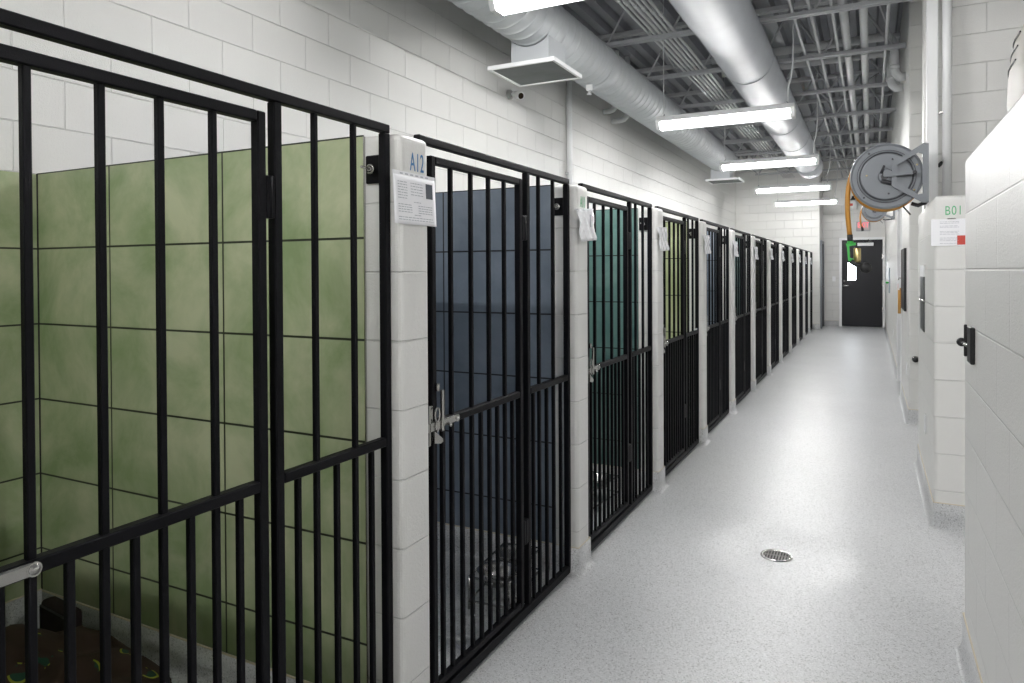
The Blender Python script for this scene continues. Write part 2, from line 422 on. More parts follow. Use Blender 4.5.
# ------------------------------------------------------------------ kennel gates
T = .0254; B = .0148; RZ0, RZ1 = .916, .942
def make_gate(start, end, stile_l, bars, stile_r, post, fbars, label, strap=.205):
    """y positions are relative to the right end of the gate; front plane x = 0"""
    g = thing('kennel_gate', label, 'gate', (XG, 0, 0), 'black steel kennel gates along the left side')
    D0, D1 = -T, 0.0
    bv = .003
    mbox('top_rail', BLACK, g, D0, D1, start, end, 1.853 - T, 1.853, bev=bv)
    mbox('bottom_rail', BLACK, g, D0, D1, start, end, .012, .05, bev=bv)
    mbox('post', BLACK, g, D0, D1, start, start + T, .012, 1.8276, bev=bv)
    mbox('post', BLACK, g, D0, D1, end - T, end, .012, 1.8276, bev=bv)
    mbox('post', BLACK, g, D0, D1, post - T, post, .05, 1.8276, bev=bv)
    mbox('fixed_mid_rail', BLACK, g, D0 + .001, D1, post, end - T, RZ0, RZ1, bev=bv)
    # door leaf
    bm = bmesh.new()
    for d in ((D0, D1, stile_l - T, stile_l, .064, 1.796), (D0, D1, stile_r - T, stile_r, .064, 1.796)): bx(bm, *d, bev=bv)
    bx(bm, D0, D1, stile_l, stile_r - T, 1.796 - T, 1.796, bev=bv); bx(bm, D0, D1, stile_l, stile_r - T, .064, .088, bev=bv)
    bx(bm, D0, D1, stile_l, stile_r - T, RZ0, RZ1, bev=bv)
    door = obj('door_leaf', bm, BLACK, g)
    mx = -T / 2
    def bar(y, z0, z1, par):
        mbox('bar', BLACK, par, mx - B / 2, mx + B / 2, y - B / 2, y + B / 2, z0, z1, bev=.002)
    for y in bars: bar(y, .086, 1.772, door)
    ed = [stile_l - T / 2] + list(bars) + [stile_r - T / 2]
    for a, b in zip(ed, ed[1:]): bar((a + b) / 2, .086, RZ0 + .002, door)
    for y in fbars: bar(y, .048, 1.829, g)
    ed = [post - T / 2] + list(fbars) + [end - T / 2]
    for a, b in zip(ed, ed[1:]): bar((a + b) / 2, .048, RZ0 + .002, g)
    for z in (1.60, .36):
        bm = bmesh.new(); m = (stile_r + post - T) / 2
        bx(bm, -.022, .001, stile_r - .001, post - T + .001, z - .05, z + .05, bev=.003)
        tube(bm, [(-.004, m, z - .05), (-.004, m, z + .05)], .007, 10)
        obj('hinge', bm, BLACK, g)
    # anchor plate with eye bolt to the pier
    pl = mbox('anchor_plate', BLACK, g, -.085, -T + .002, end - .010, end - .001, 1.685, 1.768, bev=.003)
    bm = bmesh.new()
    cz, cxx = 1.725, -.056
    tube(bm, [(cxx, end - .006, cz), (cxx, end - .03, cz)], .007, 10)
    tube(bm, [(cxx + .012 * math.cos(a), end - .024, cz + .012 * math.sin(a)) for a in [i * PI / 8 - 2.2 for i in range(13)]], .0035, 8)
    tube(bm, [(cxx, end - .02, cz), (cxx - .004, end - .06, cz + .003)], .004, 8)
    obj('eye_bolt', bm, STEEL, pl)
    # latch
    L = bmesh.new(); s = start
    bx(L, .001, .007, s + .02, s + strap, .917, .941, bev=.0025)
    tube(L, [(.004, s + strap, .929), (.0075, s + strap, .929)], .0125, 16)
    la = obj('latch', L, STEEL, g)
    bm = bmesh.new(); lathe(bm, (.0074, s + strap, .929), (1, 0, 0), [(0, .0095), (.0012, .0095), (.0013, .0065), (.005, .0062), (.0055, 0)], 12); obj('bolt', bm, STEEL, la)
    bm = bmesh.new(); tube(bm, [(.006, s + .145, .923), (.02, s + .145, .916)], .005, 8); obj('pin', bm, STEEL, la)
    bm = bmesh.new()
    bx(bm, .008, .018, s + .093, s + .106, .906, 1.041, bev=.002)
    tube(bm, [(.006, s + .083, 1.039), (.006, s + .083, 1.063)], .007, 8)
    obj('lever', bm, STEEL, la)
    bm = bmesh.new()
    bx(bm, .001, .012, s + .015, s + .095, .913, .945, bev=.003)
    bx(bm, .0, .006, s + .04, s + .056, .941, .996, bev=.002)
    bx(bm, .002, .012, s + .028, s + .036, .871, 1.0, bev=.002)
    tube(bm, [(.016, s + .066 + .013 * math.cos(a), .966 + .022 * math.sin(a)) for a in [i * PI / 6 for i in range(13)]], .003, 6)
    tube(bm, [(.018, s + .07, .941), (.02, s + .068, .926), (.016, s + .066, .911)], .003, 6)
    prism(bm, [(s + .05, .916), (s + .098, .883), (s + .10, .873), (s + .085, .869), (s + .05, .877)], 'yz', .006, .016)
    obj('keeper', bm, STEEL, la)
    return g

def gl(k):
    c = TNAME[SEQ[k]]
    if k == 0: return 'black barred kennel gate nearest the camera, in front of the green tiled kennel with bedding'
    if k == 1: return 'black barred kennel gate of the first slate blue kennel, just beyond the A12 pier'
    if k == 2: return 'black barred kennel gate in front of the first teal kennel, third from the camera'
    if k == 3: return 'black barred kennel gate of the lime green kennel, with a pen on its rail'
    if k == 12: return 'farthest and smallest black barred kennel gate, against the end wall'
    return f'black barred kennel gate, {ORD[k]} in the row counting from the camera'
# first gate (its own spacing), then the repeated kind
g0 = make_gate(-1.254, 0, -1.094 + .02, (-.988, -.860, -.739, -.612), -.472, -.422, (-.302, -.151), gl(0), .262)
g0.location = (XG, E(0), 0)
g1 = make_gate(-1.220, 0, -1.130, (-1.024, -.890, -.761, -.637), -.498, -.428, (-.322, -.170), gl(1))
g1.location = (XG, E(1), 0)
remember(g1)
for k in range(2, 13):
    dup(g1, (XG, E(k), 0), gl(k))

pen = thing('marker_pen', 'white marker pen with blue cap lying on a kennel gate rail', 'pen', (XG - .012, 5.68, .9488))
bm = bmesh.new(); tube(bm, [(0, 0, 0), (0, .07, 0)], .0062, 10); obj('barrel', bm, WHITE, pen)
bm = bmesh.new(); tube(bm, [(0, .07, 0), (0, .075, 0), (0, .11, 0)], [.0058, .0066, .0058], 10); obj('cap', bm, plain('blue plastic', (.05, .05, .5), .4), pen)

# ------------------------------------------------------------------ document sleeves on the piers
def sheet_parts(t, w, h, rows, photo, seed, crumple):
    rnd = random.Random(seed)
    bm = bmesh.new(); nx, nz = 14, 10
    g = []
    for j in range(nz + 1):
        r = []
        for i in range(nx + 1):
            u, v = i / nx - .5, j / nz - .5
            x = .004 + (.012 + .012 * (.5 - v) if crumple else .010 * (.5 - v) * .6) + crumple * (math.sin(u * 17 + v * 9 + seed) * .004 + math.sin(u * 31 - v * 13 + seed * 2) * .002)
            r.append(bm.verts.new((x, u * w, v * h)))
        g.append(r)
    for j in range(nz):
        for i in range(nx):
            f = bm.faces.new((g[j][i], g[j][i + 1], g[j + 1][i + 1], g[j + 1][i])); f.smooth = True
    geom = bmesh.ops.extrude_face_region(bm, geom=bm.faces[:])
    bmesh.ops.translate(bm, vec=(-.0025, 0, 0), verts=[q for q in geom['geom'] if isinstance(q, bmesh.types.BMVert)])
    obj('sleeve', bm, PAPER if not crumple else SLEEVE, t)
    def fx(v): return .0043 + .010 * (.5 - v) * .6
    def patch(bm, y0, y1, z0, z1, off=.0006):
        vs = [bm.verts.new((fx(z / h) + off, y, z)) for y, z in ((y0, z0), (y1, z0), (y1, z1), (y0, z1))]
        bm.faces.new(vs)
    if crumple: return
    bm = bmesh.new()
    for (a, b, z) in rows:
        y = a
        while y < b - .004:
            l = rnd.uniform(.006, .018); patch(bm, y * w, min(b * w, y * w + l), z * h - .0011, z * h + .0011); y += (l + .003) / w
    obj('printed_text', bm, INK, t)
    if photo:
        bm = bmesh.new(); y0, y1, z0, z1 = photo
        patch(bm, y0 * w, y1 * w, z0 * h, z1 * h, .0008); obj('printed_photo', bm, INKD, t)

def sleeve_label(k):
    if k == 0: return 'clear sleeve with a printed sheet and small photo hanging below the blue A12'
    if k == 1: return 'crinkled clear document sleeve hanging on the pier between the blue and first teal kennels'
    if k == 2: return 'crinkled clear document sleeve on the pier between the first teal and lime green kennels'
    if k == 11: return 'farthest document sleeve on the last narrow block pier before the end wall'
    return f'small document sleeve on the {ORD[k]} block pier counting from the camera'
s0 = thing('document_sleeve', sleeve_label(0), 'document sleeve', (XP + .001, 1.730, 1.634), 'document sleeves on the left piers')
rows = [(-.42, -.2, .36 - .055 * i) for i in range(7)] + [(-.12, .18, .36 - .06 * i) for i in range(5)] + \
       [(-.42, -.1, -.1 - .05 * i) for i in range(4)] + [(.05, .40, -.1 - .05 * i) for i in range(4)] + [(-.42, .42, -.36 - .05 * i) for i in range(2)] + [(-.05, .12, -.03), (-.05, .12, -.3)]
sheet_parts(s0, .212, .142, rows, (.25, .42, .08, .40), 1, 0)
bm = bmesh.new(); bx(bm, .0045, .0055, .26 * .212, .40 * .212, .0, .03); obj('blue_print', bm, BLUEP, s0)
mbox('top_strip', SLEEVE, s0, .0, .004, -.106, .106, .071, .082)
bm = bmesh.new()
for i in range(6): bx(bm, .004, .0048, -.075 + i * .026, -.062 + i * .026, .0735, .0775)
obj('punch_marks', bm, INK, s0)
s1 = thing('document_sleeve', sleeve_label(1), 'document sleeve', (XP + .001, E(1) + .075, 1.640), 'document sleeves on the left piers')
sheet_parts(s1, .195, .148, [], None, 3, 1.0)
mbox('top_strip', SLEEVE, s1, .0, .018, -.0975, .0975, .072, .078)
mbox('grey_insert', INK, s1, .026, .027, .028, .04, -.01, .05)
s1.rotation_euler = (-.10, 0, 0); s1.rotation_euler = (.07, 0, 0)
remember(s1)
for k in range(2, 12):
    o = dup(s1, (XP + .001, E(k) + .068 + random.uniform(-.01, .01), 1.635 + random.uniform(-.012, .012)), sleeve_label(k))
    o.rotation_euler = (random.uniform(-.02, .09), 0, 0)

# right side sheet on the B01 pier end
s = thing('document_sleeve', 'white printed sheet with red square fixed below the green B01', 'document sleeve', (.382, 4.5, 1.625))
bm = bmesh.new(); bx(bm, -.086, .086, -.004, .0, -.073, .073, bev=.0008); obj('sleeve', bm, PAPER, s)
bm = bmesh.new(); rnd = random.Random(4)
for z in (.058, .05, .035, .028, .005, -.002, -.01, -.03, -.037, -.045, -.06):
    y = -.045
    while y < .04:
        l = rnd.uniform(.006, .02); bx(bm, y, min(.045, y + l), -.0046, -.0042, z - .0011, z + .0011); y += l + .003
obj('printed_text', bm, INK, s)
bm = bmesh.new(); bx(bm, .036, .084, -.0046, -.0042, -.068, -.018); obj('red_square', bm, REDINK, s)
mbox('clip', STEEL, s, -.01, .03, -.006, -.001, .072, .078)
panel_text('B01', GREENP, bpy.data.objects['wall_right_low'], .07, (.402, 4.4995, 1.707), (PI / 2, 0, 0), .72)

# ------------------------------------------------------------------ things inside the kennels
def kennel_blanket():
    m, nt, b = nmat('leaf print fleece')
    g = N(nt, 'ShaderNodeNewGeometry')
    v = N(nt, 'ShaderNodeTexVoronoi', Scale=7.0); nt.links.new(g.outputs['Position'], v.inputs['Vector'])
    rp = N(nt, 'ShaderNodeValToRGB'); e = rp.color_ramp; e.interpolation = 'CONSTANT'
    e.elements[0].position = 0; e.elements[0].color = (.010, .05, .03, 1)
    e.elements[1].position = .26; e.elements[1].color = (.30, .33, .03, 1)
    k = e.elements.new(.30); k.color = (.035, .017, .010, 1)
    nt.links.new(v.outputs['Distance'], rp.inputs[0])
    t = N(nt, 'ShaderNodeTexNoise', Scale=9.0, Detail=4.0); nt.links.new(g.outputs['Position'], t.inputs['Vector'])
    mx = N(nt, 'ShaderNodeMix', data_type='RGBA', blend_type='MIX'); gt = N(nt, 'ShaderNodeMath', operation='GREATER_THAN'); gt.inputs[1].default_value = .55
    nt.links.new(t.outputs['Fac'], gt.inputs[0]); nt.links.new(gt.outputs[0], mx.inputs[0])
    mx.inputs[6].default_value = (.035, .017, .010, 1); nt.links.new(rp.outputs[0], mx.inputs[7])
    nt.links.new(mx.outputs[2], b.inputs['Base Color']); b.inputs['Roughness'].default_value = .9
    from mathutils import noise
    bm = bmesh.new(); nx, ny = 64, 52; x0, x1, y0, y1 = -2.98, -1.36, .42, 1.62
    grid = {}
    for j in range(ny + 1):
        for i in range(nx + 1):
            x = x0 + (x1 - x0) * i / nx; y = y0 + (y1 - y0) * j / ny
            u, w = i / nx * 2 - 1, j / ny * 2 - 1
            rr = (abs(u) ** 3 + abs(w) ** 3) ** (1 / 3) + .16 * noise.noise((x * 2.2, y * 2.2, 3))
            if rr > .93: continue
            hgt = max(0, .93 - rr)
            z = .012 + min(1, hgt * 5) * (.085 + .075 * abs(noise.noise((x * 3.4, y * 3.4, 1))) + .05 * abs(noise.noise((x * 8, y * 7, 5))) + .10 * max(0, noise.noise((x * 1.7, y * 1.7, 8))))
            grid[i, j] = bm.verts.new((x, y, z))
    for (i, j), a in list(grid.items()):
        q = [grid.get((i + 1, j)), grid.get((i + 1, j + 1)), grid.get((i, j + 1))]
        if all(q): bm.faces.new((a, *q)).smooth = True
    geom = bmesh.ops.extrude_face_region(bm, geom=bm.faces[:])
    bmesh.ops.translate(bm, vec=(0, 0, -.010), verts=[v for v in geom['geom'] if isinstance(v, bmesh.types.BMVert)])
    tag(obj('blanket', bm, m), 'rumpled dark brown blanket with green and yellow print on the nearest kennel floor', 'blanket')
kennel_blanket()
bd = thing('pet_cushion', 'dark square cushion leaning in the back corner of the nearest kennel', 'cushion', (-2.74, 1.575, 0))
bm = bmesh.new(); bx(bm, -.11, .11, -.03, .03, 0, .17, bev=.02, seg=3); o = obj('pad', bm, plain('maroon cloth', (.014, .005, .005), .9), bd)
bm = bmesh.new(); tube(bm, [(-.095, -.031, .02), (.095, -.031, .02), (.095, -.031, .15), (-.095, -.031, .15), (-.095, -.031, .02)], .004, 6); obj('piping', bm, RUBBER, bd)
bd.rotation_euler = (0, 0, -.1)

def feeder(label, loc, rz):
    f = thing('raised_feeder', label, 'pet feeder', loc); f.rotation_euler = (0, 0, rz)
    bm = bmesh.new()
    for z in (.035, .135):
        tube(bm, [(-.09, -.20, z), (.09, -.20, z), (.09, .20, z), (-.09, .20, z), (-.09, -.20, z)], .005, 8)
    obj('wire_frame', bm, STEEL, f)
    for sx in (-1, 1):
        for sy in (-1, 1):
            bm = bmesh.new(); tube(bm, [(sx * .09, sy * .2, 0), (sx * .09, sy * .2, .14)], .005, 8); obj('leg', bm, STEEL, f)
    for sy in (-.1, .1):
        bm = bmesh.new()
        lathe(bm, (0, sy, 0), (0, 0, 1), [(.085, 0), (.085, .055), (.09, .062), (.14, .078), (.145, .088), (.142, .09), (.137, .078), (.095, .058), (.092, 0)], 28)
        obj('bowl', bm, STEEL, f)
    return f
feeder('wire feeder with two steel bowls behind the slate blue kennel gate', (-1.44, 2.74, 0), .1)
feeder('wire feeder with steel bowls behind the first teal kennel gate', (-1.52, 4.02, 0), -.1)
pb = thing('pet_bed', 'round black pet bed on the floor of the first teal kennel', 'pet bed', (-2.32, 3.85, 0))
bm = bmesh.new(); tube(bm, [(.30 * math.cos(a), .27 * math.sin(a), .08) for a in [i * 2 * PI / 28 for i in range(29)]], .075, 12, cap=False); obj('bolster', bm, RUBBER, pb)
bm = bmesh.new(); lathe(bm, (0, 0, 0), (0, 0, 1), [(.006, 0), (.006, .24), (.05, .25), (.055, .2), (.07, 0)], 28); obj('pad', bm, plain('dark cloth', (.03, .03, .035), .95), pb)
rb = thing('pet_bowl', 'red bowl on the floor of the first teal kennel', 'bowl', (-1.62, 3.60, 0))
bm = bmesh.new(); lathe(bm, (0, 0, 0), (0, 0, 1), [(0, 0), (0, .085), (.05, .07), (.065, .075), (.065, .068), (.02, .05), (.018, 0)], 24); obj('shell', bm, REDPL, rb)
bm = bmesh.new(); tube(bm, [(.0755 * math.cos(a), .0755 * math.sin(a), .062) for a in [i * 2 * PI / 24 for i in range(25)]], .004, 6, cap=False); obj('rim', bm, STEEL, rb)

# ------------------------------------------------------------------ ceiling deck and joists
bm = bmesh.new(); P_ = .2; x = XL - .2; prof = []
while x < 2.4:
    prof += [(x, ZC), (x + .085, ZC), (x + .11, ZC + .075), (x + .175, ZC + .075)]; x += P_
rows = [[bm.verts.new((a, y, z)) for a, z in prof] for y in (YB - .2, YDOOR + .2)]
for i in range(len(prof) - 1): bm.faces.new((rows[0][i], rows[0][i + 1], rows[1][i + 1], rows[1][i]))
struct(obj('ceiling', bm, CEIL))
struct(mbox('ceiling_top', CEIL, None, XL - .2, 2.4, YB - .2, YDOOR + .2, ZC + .10, ZC + .14))

JY = [-2.5, -1.0, .5, 2.0, 3.55, 5.05, 6.57, 7.94, 9.5, 11.04, 12.55, 13.98, 15.5, 17.0, 18.9]
ZB, ZT = 3.62, 4.16
def make_joist(label, xr):
    j = thing('roof_joist', label, 'joist', (0, 0, 0), 'open web steel joists under the roof deck')
    bm = bmesh.new()
    for s in (-1, 1):
        bx(bm, -2.38, xr, s * .008 if s > 0 else -.04, .04 if s > 0 else -.008, ZB, ZB + .005)
        bx(bm, -2.38, xr, .008 if s > 0 else -.013, .013 if s > 0 else -.008, ZB, ZB + .04)
    obj('bottom_chord', bm, JOIST, j)
    bm = bmesh.new(); 
    for s in (-1, 1): bx(bm, XL, xr, .008 if s > 0 else -.045, .045 if s > 0 else -.008, ZT + .015, ZT + .058)
    obj('top_chord', bm, JOIST, j)
    def web(x0, z0, x1, z1, r=.011):
        bm = bmesh.new(); tube(bm, [(x0, 0, z0), (x1, 0, z1)], r, 8); obj('web_bar', bm, JOIST, j)
    web(XL + .06, ZT + .02, -2.30, ZB + .02, .014)
    x = -2.30
    while x + .62 <= xr + .05:
        web(x, ZB + .03, x + .31, ZT + .02); web(x + .31, ZT + .02, x + .62, ZB + .03); x += .62
    return j
jn = [i for i, y in enumerate(JY) if y < 5.5]
jp = make_joist('open web roof joist above the first light fixture', 2.15); jp.location = (0, JY[5], 0)
remember(jp)
def jl(i): return f'pale steel roof joist spanning the corridor, {ORD[i - 5] if i > 5 else "first"} in view from the camera'
jp['label'] = jl(5)
for i in (3, 4):
    o = dup(jp, (0, JY[i], 0), 'pale steel roof joist near the camera, above the %s of the frame' % ('top edge' if i == 4 else 'outside'))
    o['label'] = 'pale steel roof joist just above the nearest light fixture' if i == 4 else 'pale steel roof joist overhead behind the nearest light fixture'
js = make_joist('x', .31); js.location = (0, JY[6], 0); js['label'] = jl(6)
remember(js)
for i in range(7, len(JY)):
    o = dup(js, (0, JY[i], 0), jl(i))
    if JY[i] > 18: 
        for c in [c for c in C.objects if c.parent == o and ('chord' in c.name)]: pass

# conduits resting on the bottom chords, running along the corridor
def run(name, x, r, label, cat, group, mat=PIPE, z=None, y0=-2.5, y1=18.9, coup=()):
    zz = (z if z is not None else ZB + .041 + r)
    t = thing(name, label, cat, (x, 0, zz), group)
    bm = bmesh.new(); tube(bm, [(0, y0, 0), (0, y1, 0)], r, 14); obj('tube', bm, mat, t)
    for y in coup:
        bm = bmesh.new(); tube(bm, [(0, y - .03, 0), (0, y + .03, 0)], r + .006, 14); obj('coupling', bm, mat, t)
    return t
for i in range(6):
    run('conduit', -1.875 + i * .047, .0135, f'{ORD[i]} from the left of six parallel conduits running beside the smooth duct', 'conduit', 'six parallel conduits on the joists', coup=(5.6 + i * .1, 11.2 + i * .1), y1=18.2)
for x, r, lab in ((-.61, .0145, 'thin grey pipe along the ceiling right beside the smooth duct'), (-.47, .0145, 'thin grey ceiling pipe second to the right of the smooth duct'),
                  (-.30, .0145, 'thin grey ceiling pipe just left of the two thick pipes'), (-.215, .038, 'thick grey ceiling pipe with couplings, left one of two'),
                  (-.058, .036, 'thick grey ceiling pipe, right one of two'), (.134, .015, 'thin grey ceiling pipe closest to the right wall')):
    run('ceiling_pipe', x, r, lab, 'pipe', 'pipes along the right of the ceiling', coup=(4.4, 8.2, 12.3) if r > .03 else (6.2, 11.9))
# perforated strap hangers
# diagonal bridging rods between joists
for i, (x0, z0, ya, x1, z1, yb) in enumerate(((-.52, ZB + .05, 6.57, -.05, ZT, 7.94), (-.62, ZB + .05, 7.94, -.12, ZT, 9.5), (-.1, ZT, 6.57, .2, ZB + .05, 7.94), (-2.1, ZT, 6.57, -1.95, ZB + .05, 7.94), (-.12, ZB + .05, 9.5, .1, ZT, 11.04))):
    bm = bmesh.new(); tube(bm, [(x0, ya, z0), (x1, yb, z1)], .010, 8)
    tag(obj('bridging_rod', bm, JOIST), f'diagonal bracing rod between roof joists, {ORD[i]} of five', 'brace', 'diagonal bracing rods')

# ------------------------------------------------------------------ ducts
def spiral(bm, x, z, r, y0, y1, pitch=.135, n=72):
    m = 5; prof = [0, .006, 0, 0, 0]
    L = int((y1 - y0) / pitch * m); V = []
    for i in range(L + 1):
        rr = r + prof[i % m]; fr = [0, .07, .14, .45, .75][i % m]
        V.append([bm.verts.new((x + rr * math.cos(2 * PI * j / n), y0 + pitch * (i // m + fr + j / n), z + rr * math.sin(2 * PI * j / n))) for j in range(n)])
    for i in range(L):
        for j in range(n - 1):
            bm.faces.new((V[i][j], V[i][j + 1], V[i + 1][j + 1], V[i + 1][j])).smooth = i % m > 1
        if i + m + 1 <= L:
            bm.faces.new((V[i][n - 1], V[i + m][0], V[i + m + 1][0], V[i + 1][n - 1])).smooth = i % m > 1
XD1, ZD1, RD1 = -2.35, 3.385, .213
d1 = thing('spiral_duct', 'grey spiral ribbed round duct running along the left wall', 'duct', (0, 0, 0))
mk('tube', GALV, d1, spiral, XD1, ZD1, RD1, -2.8, 13.1)
bm = bmesh.new(); lathe(bm, (XD1, 12.95, ZD1), (0, 1, 0), [(0, RD1 + .004), (.16, RD1 + .004), (.17, RD1 - .02), (.17, 0)], 40); obj('end_cap', bm, GALV, d1)
for y in (6.38, 10.2, 2.2):
    bm = bmesh.new(); lathe(bm, (XD1, y, ZD1), (0, 1, 0), [(-.09, RD1), (-.085, RD1 + .007), (.085, RD1 + .007), (.09, RD1)], 40); obj('coupling_band', bm, GALV, d1)
d2 = thing('round_duct', 'smooth grey round duct hanging along the middle of the ceiling', 'duct', (0, 0, 0))
XD2, ZD2, RD2 = -1.015, 3.37, .225
def d2seg(y0, y1, r):
    bm = bmesh.new(); lathe(bm, (XD2, 0, ZD2), (0, 1, 0), [(y0, r - .01), (y0, r + .004), (y0 + .02, r + .004), (y0 + .03, r), (y1, r), (y1 + .02, r - .006)], 48); obj('duct_section', bm, DUCT2, d2)
ys = [-2.8, -.2, 2.6, 5.37, 6.76, 8.1, 9.5, 10.9, 12.2, 13.4]
for a, b in zip(ys, ys[1:]): d2seg(a, b, RD2 + (.008 if b <= 5.4 else 0))
bm = bmesh.new(); lathe(bm, (XD2, 0, ZD2), (0, 1, 0), [(13.4, RD2 - .01), (13.4, RD2 + .004), (14.35, RD2), (14.36, RD2 - .012), (14.37, RD2 - .02), (14.37, 0)], 48); obj('end_cap', bm, DUCT2, d2)
bm = bmesh.new()
for k, y in enumerate([-2.8 + .06 * i for i in range(0, 0)]): pass
bm.free()
for y in (6.7, 9.45):
    for s in (-1,):
        pass

def diffuser(x, y, z, label):
    t = thing('ceiling_diffuser', label, 'air diffuser', (x, y, z), 'square air diffusers under the spiral duct')
    bm = bmesh.new()
    cx = XD1 - x; zc = ZD1 - z; rr = RD1 + .008
    prism(bm, [(cx - .16, .02), (cx + .16, .02)] + [(cx + .16 - .32 * i / 12, zc - math.sqrt(rr ** 2 - (.16 - .32 * i / 12) ** 2)) for i in range(13)], 'xz', -.165, .165); obj('neck', bm, GALV, t)
    h = .283
    bm = bmesh.new()
    prism(bm, [(-h, -h), (h, -h), (h, h), (-h, h)], 'xy', -.008, .022, holes=[[(-h + .022, -h + .022), (h - .022, -h + .022), (h - .022, h - .022), (-h + .022, h - .022)]])
    obj('flange', bm, WHITE, t)
    g = mbox('grille_plate', GRILLE, t, -h + .02, h - .02, -h + .02, h - .02, .0, .02)
    return t
diffuser(-2.375, 5.07, 3.0, 'large square air diffuser hanging below the spiral duct near the camera')
diffuser(-2.29, 12.75, 3.0, 'small far square air diffuser below the end of the spiral duct')

# ------------------------------------------------------------------ light fixtures
def make_fixture(label, y, z, x0=-1.86, x1=-.61):
    t = thing('light_fixture', label, 'ceiling light', ((x0 + x1) / 2, y, z), 'long fluorescent fixtures over the corridor')
    h = (x1 - x0) / 2
    bm = bmesh.new(); prism(bm, [(-.088, .0), (.088, .0), (.088, .014), (.06, .055), (-.06, .055), (-.088, .014)], 'yz', -h, h); obj('housing', bm, HOUS, t)
    bm = bmesh.new(); tube(bm, [(-h + .04, 0, -.017), (h - .04, 0, -.017)], .0135, 12); obj('lamp_tube', bm, LENS, t)
    bm = bmesh.new(); P = [(-.076, -.001), (-.068, -.040), (-.052, -.066), (.052, -.066), (.068, -.040), (.076, -.001)]
    A = [bm.verts.new((-h + .03, a, b)) for a, b in P]; Bv = [bm.verts.new((h - .03, a, b)) for a, b in P]
    for i in range(5): bm.faces.new((A[i], A[i + 1], Bv[i + 1], Bv[i]))
    obj('lens', bm, CLEAR, t)
    for s in (-1, 1):
        bm = bmesh.new(); a, b = sorted((s * (h - .032), s * (h + .004)))
        prism(bm, [(-.079, .0), (-.071, -.042), (-.054, -.069), (.054, -.069), (.071, -.042), (.079, .0), (.09, .0), (.09, .016), (-.09, .016), (-.09, .0)], 'yz', a, b); obj('end_cap', bm, WHITE, t)
        xx = -.5695 if s < 0 else h - .06
        bm = bmesh.new(); tube(bm, [(xx, 0, .05), (xx, .005, .075), (xx - s * .01, .0, .085)], .005, 6)
        obj('clip', bm, REELM, t)
        bm = bmesh.new()
        if s < 0: tube(bm, [(xx, 0, .08), (xx, 0, ZT - z)], .004, 6)
        else: tube(bm, [(xx, 0, .08), (xx + .004, 0, .2), (xx + .03, .01, .32), (xx + .045, .02, .5), (xx + .04, .02, ZT - z)], .008, 8)
        obj('hanger_rod' if s < 0 else 'supply_cord', bm, PIPE, t)
    return t
LY = [-.40, 3.53, 6.80, 10.02, 13.30, 16.2]
LB = ['overhead fluorescent fixture just behind the camera', 'bright fluorescent fixture at the top edge, nearest in view', 'bright long fluorescent fixture second from the camera, below the round duct',
      'bright fluorescent fixture third from the camera, above the far gates', 'bright fluorescent fixture fourth from the camera, near the duct end', 'farthest bright fluorescent fixture, close to the end wall']
f0 = make_fixture(LB[0], LY[0], 2.88)
remember(f0)
ZL = [2.88, 2.962, 2.87, 2.88, 2.88, 2.88]
for y, l, z in list(zip(LY, LB, ZL))[1:]: dup(f0, (-1.235 if y > 4 else -1.282, y, z), l)

dup(f0, (1.35, 1.5, 2.88), 'overhead fluorescent fixture on the right, over the kennels behind the near block wall')

# ------------------------------------------------------------------ left wall fittings
t = thing('vertical_conduit', 'grey vertical conduit on the left block wall below the spiral duct', 'conduit', (XL + .034, 7.27, 0))
bm = bmesh.new(); tube(bm, [(0, 0, 1.84), (0, 0, ZC)], .032, 14); obj('tube', bm, WHITE, t)
bm = bmesh.new(); bx(bm, -.033, .006, -.05, .05, 2.5, 2.525, bev=.002); obj('strap', bm, PIPE, t)
t = thing('security_camera', 'small white bullet camera with dark lens on the left block wall', 'camera', (XL - .003, 5.86, 3.085))
bm = bmesh.new(); lathe(bm, (0, 0, 0), (1, 0, 0), [(0, .045), (.03, .045), (.035, .03), (.04, 0)], 20); obj('base', bm, plain('grey cast', (.4, .4, .38), .5), t)
bm = bmesh.new(); tube(bm, [(.03, 0, 0), (.07, 0, .005), (.085, .0, -.01)], .014, 10); obj('arm', bm, WHITE, t)
bm = bmesh.new(); lathe(bm, (.075, .02, -.005), (.62, -.45, -.25), [(-.03, 0), (-.03, .034), (.10, .037), (.105, .037), (.105, .030), (.098, .028)], 20); b = obj('barrel', bm, WHITE, t)
bm = bmesh.new(); lathe(bm, (.075, .02, -.005), (.62, -.45, -.25), [(.097, 0), (.097, .029)], 20); obj('lens', bm, plain('black glass', (.005, .005, .006), .1), b)
for dy, nm, zz, xo in ((8.50, 'left', 3.455, .17), (8.80, 'right', 3.39, .22)):
    t = thing('vent_pipe', f'short white elbow pipe entering the upper left wall, {nm} one of a pair', 'pipe', (0, dy, 0), 'elbow pipes under the spiral duct')
    pts = [(XL + xo, 0, 4.2), (XL + xo, 0, zz + .10), (XL + xo - .012, 0, zz + .045), (XL + xo - .05, 0, zz + .01), (XL + xo - .09, 0, zz), (XL + .001, 0, zz)]
    bm = bmesh.new(); tube(bm, pts, .035, 14); obj('tube', bm, WHITE, t)
    bm = bmesh.new(); tube(bm, [(XL + xo, 0, zz + .11), (XL + xo, 0, zz + .16)], .041, 14); obj('coupling', bm, WHITE, t)
bm = bmesh.new(); x_, y_, z_ = XD1, 6.2, ZD1 - RD1 + .002     # clamp and drip nozzle fixed under the spiral duct
bx(bm, x_ - .03, x_ + .03, y_ - .012, y_ + .012, z_ - .055, z_ + .02, bev=.004); c = obj('clamp', bm, WHITE, d1)
